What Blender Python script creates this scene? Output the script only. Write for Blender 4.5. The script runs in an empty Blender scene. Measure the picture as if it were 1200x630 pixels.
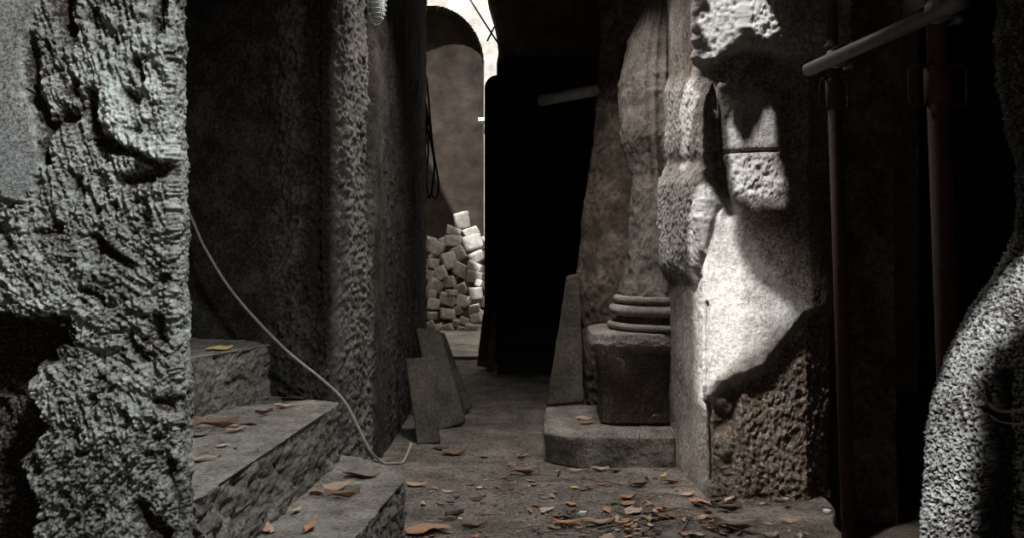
import bpy, math, random
import numpy as np
from mathutils import Vector, Matrix

random.seed(7)
rng = np.random.RandomState(11)
SC = bpy.context.scene
COL = SC.collection
F, HZ, CAMZ = 1100.0, 280.0, 1.2


def at(px, py, Y):
    return ((px - 600.0) * Y / F, Y, CAMZ - (py - HZ) * Y / F)


def on(px, py, h=0.0):
    Y = (CAMZ - h) * F / (py - HZ)
    return ((px - 600.0) * Y / F, Y, h)


# ------------------------------------------------------------------ noise
PERM = np.concatenate([rng.permutation(256)] * 3).astype(np.int64)
GR = rng.normal(size=(256, 3))
GR /= np.linalg.norm(GR, axis=1)[:, None]


def perlin(p, seed=0):
    p = p + np.array([seed * 17.31, seed * 5.77, seed * 9.13])
    i = np.floor(p).astype(np.int64)
    f = p - i
    u = f * f * f * (f * (f * 6 - 15) + 10)
    i &= 255
    out = 0.0
    for dx in (0, 1):
        wx = u[..., 0] if dx else 1 - u[..., 0]
        for dy in (0, 1):
            wy = u[..., 1] if dy else 1 - u[..., 1]
            for dz in (0, 1):
                wz = u[..., 2] if dz else 1 - u[..., 2]
                h = PERM[PERM[PERM[(i[..., 0] + dx) & 255] + ((i[..., 1] + dy) & 255)] + ((i[..., 2] + dz) & 255)]
                g = GR[h]
                d = g[..., 0] * (f[..., 0] - dx) + g[..., 1] * (f[..., 1] - dy) + g[..., 2] * (f[..., 2] - dz)
                out = out + wx * wy * wz * d
    return out * 1.6


def fbm(p, freq, octv=4, seed=0, gain=0.5):
    s, a, t = 0.0, 1.0, 0.0
    q = p * freq
    for k in range(octv):
        s = s + a * perlin(q, seed + k)
        t += a
        a *= gain
        q = q * 2.03
    return s / t


def ridged(p, freq, octv=3, seed=0):
    s, a, t = 0.0, 1.0, 0.0
    q = p * freq
    for k in range(octv):
        s = s + a * (1 - 2.2 * np.abs(perlin(q, seed + k)))
        t += a
        a *= 0.5
        q = q * 2.1
    return s / t


def strokes(p, ang, f_across, f_along, seed=0):
    """chisel strokes running at an angle from vertical in the x-z plane"""
    c, s = math.cos(ang), math.sin(ang)
    q = np.stack([(p[..., 0] * c + p[..., 2] * s) * f_across, p[..., 1] * f_along,
                  (-p[..., 0] * s + p[..., 2] * c) * f_along], -1)
    return perlin(q, seed) * 0.7 + 0.3 * perlin(q * np.array([2.1, 1, 1.4]), seed + 3)


def smooth01(x, a, b):
    t = np.clip((x - a) / (b - a), 0, 1)
    return t * t * (3 - 2 * t)


def pxy(P):
    return 600 + F * P[..., 0] / P[..., 1], HZ + F * (CAMZ - P[..., 2]) / P[..., 1]


def gouge(U, V, pts, w):
    """1 on a polyline, falling off over width w"""
    best = np.full(U.shape, 1e9)
    for (ax, ay), (bx, by) in zip(pts[:-1], pts[1:]):
        dx, dy = bx - ax, by - ay
        t = np.clip(((U - ax) * dx + (V - ay) * dy) / (dx * dx + dy * dy + 1e-9), 0, 1)
        d = np.hypot(U - ax - t * dx, V - ay - t * dy)
        best = np.minimum(best, d)
    return np.exp(-(best / w) ** 2)


def inpoly(U, V, poly):
    ins = np.zeros(U.shape, bool)
    n = len(poly)
    for k in range(n):
        x1, y1 = poly[k]
        x2, y2 = poly[(k + 1) % n]
        c = (y1 > V) != (y2 > V)
        xx = (x2 - x1) * (V - y1) / ((y2 - y1) + 1e-12) + x1
        ins ^= c & (U < xx)
    return ins


def polydist(U, V, poly):
    """signed distance, positive inside"""
    best = np.full(U.shape, 1e9)
    n = len(poly)
    for k in range(n):
        (ax, ay), (bx, by) = poly[k], poly[(k + 1) % n]
        dx, dy = bx - ax, by - ay
        t = np.clip(((U - ax) * dx + (V - ay) * dy) / (dx * dx + dy * dy + 1e-9), 0, 1)
        best = np.minimum(best, np.hypot(U - ax - t * dx, V - ay - t * dy))
    return np.where(inpoly(U, V, poly), best, -best)


# ------------------------------------------------------------------ objects
def tag(o, label=None, cat=None, group=None, kind=None):
    if label: o['label'] = label
    if cat: o['category'] = cat
    if group: o['group'] = group
    if kind: o['kind'] = kind
    return o


def link(name, me, mat=None, parent=None, loc=None):
    o = bpy.data.objects.new(name, me)
    COL.objects.link(o)
    if mat: me.materials.append(mat)
    if parent: o.parent = parent
    if loc is not None: o.location = loc
    return o


def empty(name, loc=(0, 0, 0)):
    o = bpy.data.objects.new(name, None)
    o.empty_display_size = 0.1
    COL.objects.link(o)
    o.location = loc
    return o


def mesh_np(name, V, faces, smooth=True, crust=None):
    me = bpy.data.meshes.new(name)
    V = np.ascontiguousarray(V.reshape(-1, 3), dtype=np.float32)
    me.vertices.add(len(V))
    me.vertices.foreach_set('co', V.ravel())
    quads = np.asarray(faces[0], dtype=np.int32) if len(faces[0]) else np.zeros((0, 4), np.int32)
    ng = faces[1]
    nl = quads.size + sum(len(g) for g in ng)
    me.loops.add(nl)
    me.polygons.add(len(quads) + len(ng))
    li = list(quads.ravel())
    st = list(range(0, quads.size, 4))
    pos = quads.size
    for g in ng:
        st.append(pos)
        li.extend(g)
        pos += len(g)
    me.loops.foreach_set('vertex_index', np.array(li, np.int32))
    me.polygons.foreach_set('loop_start', np.array(st, np.int32))
    me.update(calc_edges=True)
    me.validate()
    if smooth:
        me.polygons.foreach_set('use_smooth', np.ones(len(me.polygons), bool))
    if crust is not None:
        a = me.attributes.new('crust', 'FLOAT', 'POINT')
        a.data.foreach_set('value', np.asarray(crust, np.float32).ravel())
    return me


def grid_faces(M, N, wrap):
    r = np.arange(M - 1)[:, None]
    c = np.arange(N if wrap else N - 1)[None, :]
    c2 = (c + 1) % N
    a = r * N + c
    b = r * N + c2
    d = (r + 1) * N + c
    e = (r + 1) * N + c2
    return np.stack([a, b, e, d], -1).reshape(-1, 4)


def loft(name, levels, nper, mat, disp=None, parent=None, sm=2, smz=1, shift=0):
    """levels: list of (polygon [(x,y)..] CCW seen from above, z, rows up to the next level);
    nper: samples on each polygon edge.  A closed solid."""
    rows = []
    K = len(levels)
    ring = []
    for poly, z, n in levels:
        pts = []
        L = len(poly)
        for k in range(L):
            a = np.array(poly[k], float)
            b = np.array(poly[(k + 1) % L], float)
            t = np.arange(nper[k])[:, None] / nper[k]
            pts.append(a + (b - a) * t)
        pts = np.concatenate(pts)
        for _ in range(sm):
            pts = 0.5 * pts + 0.25 * (np.roll(pts, 1, 0) + np.roll(pts, -1, 0))
        ring.append(np.concatenate([pts, np.full((len(pts), 1), z)], 1))
    for k in range(K - 1):
        n = levels[k][2]
        for t in range(n):
            rows.append(ring[k] + (ring[k + 1] - ring[k]) * (t / n))
    rows.append(ring[-1])
    P = np.array(rows)
    for _ in range(smz):
        Q = P.copy()
        Q[1:-1] = 0.5 * P[1:-1] + 0.25 * (P[:-2] + P[2:])
        P = Q
    M, N = P.shape[:2]
    du = np.roll(P, -1, 1) - np.roll(P, 1, 1)
    dv = np.empty_like(P)
    dv[1:-1] = P[2:] - P[:-2]
    dv[0] = P[1] - P[0]
    dv[-1] = P[-1] - P[-2]
    Nn = np.cross(du, dv)
    Nn /= (np.linalg.norm(Nn, axis=2)[..., None] + 1e-12)
    crust = np.full((M, N), 0.5)
    if disp:
        r = disp(P, Nn)
        h, crust = r[0], r[1]
        P = P + Nn * h[..., None]
        if len(r) > 2: P = P + r[2]
    fs = grid_faces(M, N, True)
    me = mesh_np(name, P, (fs, [list(range(N))[::-1], [(M - 1) * N + k for k in range(N)]]), True, crust)
    return link(name, me, mat, parent)


def inset(poly, f):
    c = np.mean(np.array(poly, float), 0)
    return [tuple(c + (np.array(p) - c) * f) for p in poly]


def blocklv(poly, z0, z1, nz, ntop):
    out = [(poly, z0, nz), (poly, z1, ntop), (inset(poly, .02), z1, 1)]
    return out


def heightgrid(name, xs, ys, zf, mat, crustf=None, skirt=0.3):
    X, Y = np.meshgrid(xs, ys)
    Z = zf(X, Y)
    P = np.stack([X, Y, Z], -1)
    M, N = X.shape
    cr = crustf(P) if crustf else np.full(X.shape, .5)
    me = mesh_np(name, P, (grid_faces(M, N, False), []), True, cr)
    return link(name, me, mat)


def tube_mesh(name, pts, rad, seg=8, smooth=True, closed=False):
    pts = [Vector(p) for p in pts]
    n = len(pts)
    V, Fq = [], []
    prev = None
    for i, p in enumerate(pts):
        if closed:
            t = (pts[(i + 1) % n] - pts[i - 1]).normalized()
        else:
            t = (pts[min(i + 1, n - 1)] - pts[max(i - 1, 0)]).normalized()
        if prev is None:
            u = t.orthogonal().normalized()
        else:
            u = (prev - t * prev.dot(t)).normalized()
        prev = u
        w = t.cross(u)
        r = rad[i] if hasattr(rad, '__len__') else rad
        for k in range(seg):
            a = 2 * math.pi * k / seg
            V.append(p + (u * math.cos(a) + w * math.sin(a)) * r)
    for i in range(n if closed else n - 1):
        j = (i + 1) % n
        for k in range(seg):
            k2 = (k + 1) % seg
            Fq.append((i * seg + k, i * seg + k2, j * seg + k2, j * seg + k))
    caps = [] if closed else [list(range(seg))[::-1], [(n - 1) * seg + k for k in range(seg)]]
    return mesh_np(name, np.array([tuple(v) for v in V]), (Fq, caps), smooth)


def spline(pts, n=10):
    pts = [Vector(p) for p in pts]
    if len(pts) < 3: return pts
    P = [pts[0] * 2 - pts[1]] + pts + [pts[-1] * 2 - pts[-2]]
    out = []
    for i in range(1, len(P) - 2):
        for k in range(n):
            t = k / n
            a, b, c, d = P[i - 1], P[i], P[i + 1], P[i + 2]
            out.append(0.5 * ((2 * b) + (c - a) * t + (2 * a - 5 * b + 4 * c - d) * t * t + (3 * b - a - 3 * c + d) * t ** 3))
    out.append(pts[-1])
    return out


def tube(name, pts, rad, mat, parent=None, seg=8, closed=False):
    return link(name, tube_mesh(name, pts, rad, seg, True, closed), mat, parent)


# ------------------------------------------------------------------ materials
def mat_rock(name, low, high, fine=60.0, bump=0.6, bdist=0.004, rough=0.95, mott=0.35, stain=None, sc=3.0):
    m = bpy.data.materials.new(name)
    m.use_nodes = True
    nt = m.node_tree
    N, L = nt.nodes, nt.links
    bs = N['Principled BSDF']
    bs.inputs['Roughness'].default_value = rough
    bs.inputs['Specular IOR Level'].default_value = 0.15
    co = N.new('ShaderNodeTexCoord')
    at_ = N.new('ShaderNodeAttribute')
    at_.attribute_name = 'crust'
    n1 = N.new('ShaderNodeTexNoise')
    n1.inputs['Scale'].default_value = fine * 0.6
    n1.inputs['Detail'].default_value = 6
    n1.inputs['Roughness'].default_value = 0.65
    L.new(co.outputs['Object'], n1.inputs['Vector'])
    n2 = N.new('ShaderNodeTexNoise')
    n2.inputs['Scale'].default_value = sc
    n2.inputs['Detail'].default_value = 4
    L.new(co.outputs['Object'], n2.inputs['Vector'])
    # crust + noise -> factor
    ma = N.new('ShaderNodeMath'); ma.operation = 'MULTIPLY_ADD'
    mq = N.new('ShaderNodeMapRange'); mq.inputs['From Min'].default_value = .34; mq.inputs['From Max'].default_value = .66
    L.new(n1.outputs['Fac'], mq.inputs['Value']); L.new(mq.outputs[0], ma.inputs[0]); ma.inputs[1].default_value = mott * 2; ma.inputs[2].default_value = -mott
    mb = N.new('ShaderNodeMath'); mb.operation = 'ADD'; mb.use_clamp = True
    L.new(at_.outputs['Fac'], mb.inputs[0]); L.new(ma.outputs[0], mb.inputs[1])
    mx = N.new('ShaderNodeMix'); mx.data_type = 'RGBA'
    mx.inputs[6].default_value = (*low, 1); mx.inputs[7].default_value = (*high, 1)
    L.new(mb.outputs[0], mx.inputs[0])
    mr = N.new('ShaderNodeMapRange')
    mr.inputs['From Min'].default_value = 0.35; mr.inputs['From Max'].default_value = 0.65
    mr.inputs['To Min'].default_value = 0.72; mr.inputs['To Max'].default_value = 1.15
    L.new(n2.outputs['Fac'], mr.inputs['Value'])
    mm = N.new('ShaderNodeVectorMath'); mm.operation = 'SCALE'
    L.new(mx.outputs[2], mm.inputs[0]); L.new(mr.outputs[0], mm.inputs['Scale'])
    out = mm.outputs[0]
    if stain:
        n3 = N.new('ShaderNodeTexNoise'); n3.inputs['Scale'].default_value = sc * 1.7; n3.inputs['Detail'].default_value = 5
        L.new(co.outputs['Object'], n3.inputs['Vector'])
        r3 = N.new('ShaderNodeMapRange'); r3.inputs['From Min'].default_value = .5; r3.inputs['From Max'].default_value = .68
        L.new(n3.outputs['Fac'], r3.inputs['Value'])
        m3 = N.new('ShaderNodeMix'); m3.data_type = 'RGBA'
        L.new(r3.outputs[0], m3.inputs[0]); L.new(out, m3.inputs[6]); m3.inputs[7].default_value = (*stain, 1)
        out = m3.outputs[2]
    L.new(out, bs.inputs['Base Color'])
    nb = N.new('ShaderNodeTexNoise'); nb.inputs['Scale'].default_value = fine; nb.inputs['Detail'].default_value = 8
    nb.inputs['Roughness'].default_value = 0.7
    L.new(co.outputs['Object'], nb.inputs['Vector'])
    bp = N.new('ShaderNodeBump'); bp.inputs['Strength'].default_value = bump; bp.inputs['Distance'].default_value = bdist
    L.new(nb.outputs['Fac'], bp.inputs['Height'])
    L.new(bp.outputs[0], bs.inputs['Normal'])
    return m


def mat_simple(name, col, rough=0.7, metal=0.0, var=0.25, scale=30.0, bump=0.2, col2=None):
    m = bpy.data.materials.new(name)
    m.use_nodes = True
    nt = m.node_tree
    N, L = nt.nodes, nt.links
    bs = N['Principled BSDF']
    bs.inputs['Roughness'].default_value = rough
    bs.inputs['Metallic'].default_value = metal
    bs.inputs['Specular IOR Level'].default_value = 0.3
    co = N.new('ShaderNodeTexCoord')
    n1 = N.new('ShaderNodeTexNoise'); n1.inputs['Scale'].default_value = scale; n1.inputs['Detail'].default_value = 6
    L.new(co.outputs['Object'], n1.inputs['Vector'])
    r = N.new('ShaderNodeMapRange'); r.inputs['From Min'].default_value = .3; r.inputs['From Max'].default_value = .7
    L.new(n1.outputs['Fac'], r.inputs['Value'])
    mx = N.new('ShaderNodeMix'); mx.data_type = 'RGBA'
    c2 = col2 or tuple(c * (1 - var) for c in col)
    mx.inputs[6].default_value = (*c2, 1); mx.inputs[7].default_value = (*col, 1)
    L.new(r.outputs[0], mx.inputs[0])
    L.new(mx.outputs[2], bs.inputs['Base Color'])
    bp = N.new('ShaderNodeBump'); bp.inputs['Strength'].default_value = bump; bp.inputs['Distance'].default_value = 0.002
    L.new(n1.outputs['Fac'], bp.inputs['Height']); L.new(bp.outputs[0], bs.inputs['Normal'])
    return m


M = {}
M['crust'] = mat_rock('lime_crusted_tuff', (.050, .036, .028), (.50, .51, .49), 190, 1.0, .010, mott=.38)
M['brown'] = mat_rock('brown_tuff', (.060, .042, .030), (.235, .20, .165), 55, .8, .006, stain=(.06, .045, .035))
M['niche'] = mat_rock('shaded_tuff', (.022, .017, .013), (.20, .188, .17), 110, .8, .006, mott=.2)  # kept dark for the shadowed recess wall: shade put into the colour
M['pier'] = mat_rock('pier_tuff', (.105, .076, .057), (.46, .44, .41), 130, .9, .008)
M['step'] = mat_rock('step_stone', (.085, .070, .058), (.35, .325, .29), 130, .9, .006, sc=8)
M['ground'] = mat_rock('earth', (.070, .058, .049), (.30, .262, .23), 150, 1, .008, mott=.5, sc=5)
M['column'] = mat_rock('column_stone', (.085, .068, .056), (.30, .27, .24), 120, .9, .006)
M['shaft'] = mat_rock('column_shaft_stone', (.060, .048, .040), (.215, .19, .165), 120, .9, .006)  # darker copy of the column stone: the shaft's dimmer light put into colour
M['plaster'] = mat_rock('white_plaster', (.40, .375, .33), (.62, .59, .53), 12, .3, .01)
M['nichefar'] = mat_rock('niche_plaster', (.022, .017, .013), (.060, .046, .036), 6, .4, .01, sc=1.2)  # brown plaster darkened further, with the niche's shade put into its colour
M['block'] = mat_rock('cut_block', (.20, .175, .15), (.62, .58, .52), 45, .6, .006)
M['slab'] = mat_rock('grey_slab', (.045, .038, .030), (.13, .115, .095), 90, .8, .005, sc=6)
M['rust'] = mat_simple('rusty_steel', (.085, .043, .032), .75, .2, .5, 60, .4, (.045, .023, .018))
M['galv'] = mat_simple('galvanised_steel', (.20, .20, .205), .6, .4, .3, 25)
M['dark'] = mat_simple('black_iron', (.018, .015, .012), .8, 0, .4, 12)
M['cable'] = mat_simple('grey_cable', (.34, .31, .27), .7, 0, .3, 40)
M['blackcable'] = mat_simple('black_cable', (.03, .026, .022), .6)
M['wirewhite'] = mat_simple('white_enamel_wire', (.72, .76, .72), .4)
M['white'] = mat_simple('white_plastic', (.85, .87, .86), .4, 0, .05)
M['glass'] = mat_simple('frosted_lamp_glass', (.42, .45, .43), .25, 0, .1)
M['redbrown'] = mat_simple('red_brown_plastic', (.20, .12, .11), .6)
M['twig'] = mat_simple('dry_twig', (.27, .21, .16), .9, 0, .5, 80)
M['pebble'] = mat_simple('pebble_stone', (.30, .27, .23), .9, 0, .5, 60)

leafcols = {
    'tan': ((.50, .36, .27), (.28, .19, .135)),
    'orange': ((.50, .28, .17), (.28, .14, .085)),
    'brown': ((.24, .15, .105), (.12, .072, .05)),
    'dark': ((.075, .045, .032), (.04, .026, .02)),
    'yellow': ((.62, .50, .20), (.45, .32, .12)),
    'green': ((.12, .22, .07), (.07, .12, .04)),
    'pale': ((.58, .47, .38), (.36, .27, .21)),
    'grey': ((.24, .20, .17), (.13, .11, .09)),
}
ML = {k: mat_simple('leaf_' + k, a, .7, 0, .3, 45, .4, b) for k, (a, b) in leafcols.items()}


# ------------------------------------------------------------------ floor
def floor_z(X, Y):
    P = np.stack([X, Y, np.zeros_like(X)], -1)
    z = .018 * fbm(P, 1.7, 3, 3) + .008 * fbm(P, 9, 3, 8)
    z = z + .0035 * fbm(P, 45, 2, 12)
    # edge of the paving east of the big pier: the ground beyond lies lower
    e = X - (1.36 + .10 * smooth01(Y, 3.9, 4.3) + .012 * fbm(P, 6, 2, 4))
    z = z - .28 * smooth01(e, -.005, .05) * smooth01(Y, -1, 0)
    return z


def fz(x, y):
    return float(floor_z(np.array([x]), np.array([y]))[0])


xs = np.concatenate([np.linspace(-3.2, -.7, 40), np.linspace(-.68, 1.6, 420), np.linspace(1.62, 4.0, 30)])
ys = np.concatenate([np.linspace(-2.5, 3.2, 60), np.linspace(3.22, 5.4, 330), np.linspace(5.42, 14.5, 260)])
fl = heightgrid('floor', xs, ys, floor_z, M['ground'], lambda P: .45 + .5 * fbm(P, 5, 4, 21) + .35 * fbm(P, 40, 2, 5))
tag(fl, 'trodden brown earth floor of the passage, strewn with leaves', 'floor', kind='structure')

# ------------------------------------------------------------------ foreground left pier
def d_leftpier(P, N):
    U, V = pxy(P)
    rough = .030 * fbm(P, 4.5, 3, 1) + .015 * ridged(P, 13, 3, 5)
    c1 = strokes(P, .30, 95, 12, 2)
    c2 = strokes(P, .95, 85, 11, 7)
    c3 = strokes(P, -.7, 85, 12, 9)
    sel = fbm(P, 3.3, 2, 31)
    w2 = smooth01(V, 250, 300) * smooth01(460 + 0 * V - V, -30, 30)
    w3 = smooth01(V, 490, 530)
    st = c1 * (1 - w2) * (1 - w3) + c2 * w2 + c3 * w3
    stw = smooth01(sel, -.35, .15)
    h = rough + .015 * st * stw * (1 - smooth01(U, 190, 212)) + .011 * fbm(P, 45, 3, 14) * (1.2 - .6 * stw) + .011 * fbm(P, 120, 2, 19)
    h = h - .014 * smooth01(fbm(P, 17, 2, 44), .18, .42)
    # plaster skin at far left top
    plas = [(-400, -300), (48, -300), (46, 10), (34, 45), (27, 62), (29, 112), (40, 150), (47, 190), (38, 222), (22, 236), (0, 232), (-400, 260)]
    sd = polydist(U + 6 * fbm(P, 20, 2, 3), V + 6 * fbm(P, 20, 2, 6), plas)
    pl = smooth01(sd, -1.5, 2.5)
    h = h * (1 - pl) + pl * (.020 + .006 * fbm(P, 8, 3, 2) + .0025 * fbm(P, 60, 2, 4))
    # deep hollow at lower left
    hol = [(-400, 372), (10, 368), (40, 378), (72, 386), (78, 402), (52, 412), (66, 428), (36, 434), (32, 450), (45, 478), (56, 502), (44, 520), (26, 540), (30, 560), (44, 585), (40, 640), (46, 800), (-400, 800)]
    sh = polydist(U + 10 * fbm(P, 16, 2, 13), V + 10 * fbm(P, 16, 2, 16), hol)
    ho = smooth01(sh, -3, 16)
    h = h - .16 * ho
    sh2 = smooth01(polydist(U, V, [(38, 372), (80, 372), (86, 400), (74, 420), (40, 430)]), -8, 8)
    h = h - .03 * sh2
    g = 0
    for pts, w, dpt in [
        ([(74, -40), (76, 22), (84, 34)], 9, .05), ([(186, -40), (187, 36)], 7, .04),
        ([(36, 50), (40, 90), (36, 120)], 7, .035), ([(44, 122), (56, 148), (76, 136)], 8, .04), ([(57, 150), (52, 172), (54, 188)], 4, .04),
        ([(107, 108), (108, 140), (118, 164), (134, 172)], 7, .045), ([(134, 172), (160, 180), (184, 196)], 5, .035),
        ([(150, 213), (172, 209), (196, 200)], 9, .04), ([(85, 104), (87, 98)], 6, .035),
        ([(148, 110), (160, 118)], 7, .03), ([(160, 75), (166, 92)], 5, .03), ([(112, 280), (122, 288)], 7, .025),
        ([(130, 296), (152, 310)], 6, .025), ([(182, 372), (184, 398)], 9, .03), ([(92, 338), (120, 350)], 4, .025),
        ([(186, 470), (204, 474)], 8, .03), ([(88, 210), (90, 222)], 10, .025), ([(150, 395), (165, 420)], 5, .02),
        ([(165, 600), (190, 630)], 10, .04), ([(200, 545), (215, 600)], 7, .03), ([(112, 15), (105, 22)], 6, .03)]:
        g = g + dpt * gouge(U + 4 * fbm(P, 25, 2, 51), V + 4 * fbm(P, 25, 2, 52), pts, w)
    h = h - g
    # raised scarp left of the chiselled field
    h = h + .02 * gouge(U, V, [(124, 120), (150, 168), (185, 186)], 16)
    edge = smooth01(U, 206, 219)
    h = h * (1 - .45 * edge)
    cr = .56 + 24 * (h - rough) + .5 * fbm(P, 12, 3, 61) + .7 * fbm(P, 80, 3, 66)
    cr = cr * (1 - pl) + pl * (.50 + .3 * fbm(P, 6, 3, 2))
    cr = np.clip(cr, 0, 1.0) * (1 - .85 * ho)  # crust darkened inside the hollow: its shadow is put into the colour
    return h, cr


def Lp(xr):
    return [(-1.75, 2.30), (-1.32, 2.30), (xr - .02, 2.30), (xr, 2.34), (xr - .12, 2.60), (-1.75, 2.60)]


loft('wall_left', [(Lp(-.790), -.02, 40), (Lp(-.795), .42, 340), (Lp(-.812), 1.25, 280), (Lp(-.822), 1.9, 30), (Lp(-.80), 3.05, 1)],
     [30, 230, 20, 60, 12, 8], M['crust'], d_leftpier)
tag(bpy.data.objects['wall_left'], 'pale lime-crusted tuff pier with chisel marks and a dark hollow, nearest on the left', 'stone pier', kind='structure')

# ------------------------------------------------------------------ stairs
stairs = empty('stone_staircase', (-.9, 3.3, 0))
tag(stairs, 'three worn stone steps rising to the left beside the crusted pier', 'stairs')


def d_step(P, N, seed=0):
    up = smooth01(N[..., 2], .5, .9)
    side = 1 - up
    h = side * (.022 * fbm(P, 8, 3, 3 + seed) + .016 * fbm(P, 28, 4, 9 + seed) + .006 * fbm(P, 90, 2, 2) - .008)
    h = h - side * .02 * smooth01(fbm(P, 14, 2, 77), .15, .4)
    h = h + up * (.008 * fbm(P, 4, 3, 5 + seed) + .005 * fbm(P, 25, 3, 8))
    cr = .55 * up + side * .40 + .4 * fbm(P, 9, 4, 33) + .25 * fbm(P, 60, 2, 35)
    return h, np.clip(cr, 0, 1)


def stepobj(poly, z0, z1, nper, seed):
    c = np.mean(np.array(poly), 0)
    o = loft('step', [(poly, z0, 70), (poly, z1 - .004, 4), (inset(poly, .985), z1, 90), (inset(poly, .02), z1, 1)], nper, M['step'],
             lambda P, N: d_step(P, N, seed), stairs, sm=3)
    o.matrix_parent_inverse = Matrix.Translation(stairs.location).inverted()
    return o


stepobj([(-1.7, 2.64), (-.52, 2.64), (-.49, 2.93), (-.412, 3.64), (-.455, 3.86), (-.72, 4.06), (-1.7, 4.35)], -.03, .267, [10, 30, 140, 130, 60, 40, 20], 0)
stepobj([(-1.7, 2.64), (-.91, 2.64), (-.835, 2.42), (-.81, 2.7), (-.715, 3.93), (-1.03, 4.10), (-1.7, 4.35)], .20, .517, [10, 20, 30, 50, 260, 60, 20], 5)
stepobj([(-1.9, 2.66), (-1.40, 2.66), (-1.21, 3.55), (-1.03, 4.01), (-1.12, 4.16), (-1.9, 4.5)], .45, .75, [10, 60, 130, 100, 30, 20], 9)


# ------------------------------------------------------------------ left recess wall and its corner pier
def d_niche(P, N):
    U, V = pxy(P)
    rz = smooth01(U, 290, 345) * (1 - smooth01(U, 428, 445))
    h = .02 * fbm(P, 2.5, 3, 1) + .006 * fbm(P, 18, 4, 4)
    Q = P * np.array([1, 1, 1.6])
    h = h + rz * (.010 * ridged(Q, 12, 3, 7) + .018 * fbm(P, 38, 3, 9) + .014 * strokes(P, -.6, 60, 12, 5))
    h = h - .05 * gouge(U, V, [(436, -60), (436, 60), (432, 300)], 4.0) * (1 - smooth01(V, 150, 380))
    h = h - .035 * smooth01(U, 345, 372) * (1 - smooth01(U, 384, 394)) * (1 - smooth01(V, 330, 480))
    pas = smooth01(U, 440, 452)
    h = h * (1 - pas) + pas * (.012 * fbm(P, 5, 3, 8) + .006 * fbm(P * np.array([1, 1, .3]), 26, 3, 6) + .008 * smooth01(fbm(P, 22, 2, 5), .1, .4))
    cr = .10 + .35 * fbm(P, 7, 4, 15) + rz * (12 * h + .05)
    edge = smooth01(U, 384, 396) * (1 - smooth01(U, 428, 442))  # corner band made paler below: raking light put into its crust colour
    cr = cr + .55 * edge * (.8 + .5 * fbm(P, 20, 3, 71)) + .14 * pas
    return h, np.clip(cr, 0, 1)


Np = [(-3.2, 4.85), (-1.55, 4.42), (-1.05, 4.16), (-.80, 4.04), (-.735, 4.14), (-.715, 4.75), (-.70, 6.2), (-.78, 8.6), (-3.2, 8.6)]
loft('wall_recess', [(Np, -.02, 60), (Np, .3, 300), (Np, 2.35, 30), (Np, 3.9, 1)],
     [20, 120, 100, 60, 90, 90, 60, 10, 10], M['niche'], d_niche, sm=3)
tag(bpy.data.objects['wall_recess'], 'shaded tuff wall behind the steps ending in a rough lit-edged corner at the passage', 'wall', kind='structure')


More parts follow.
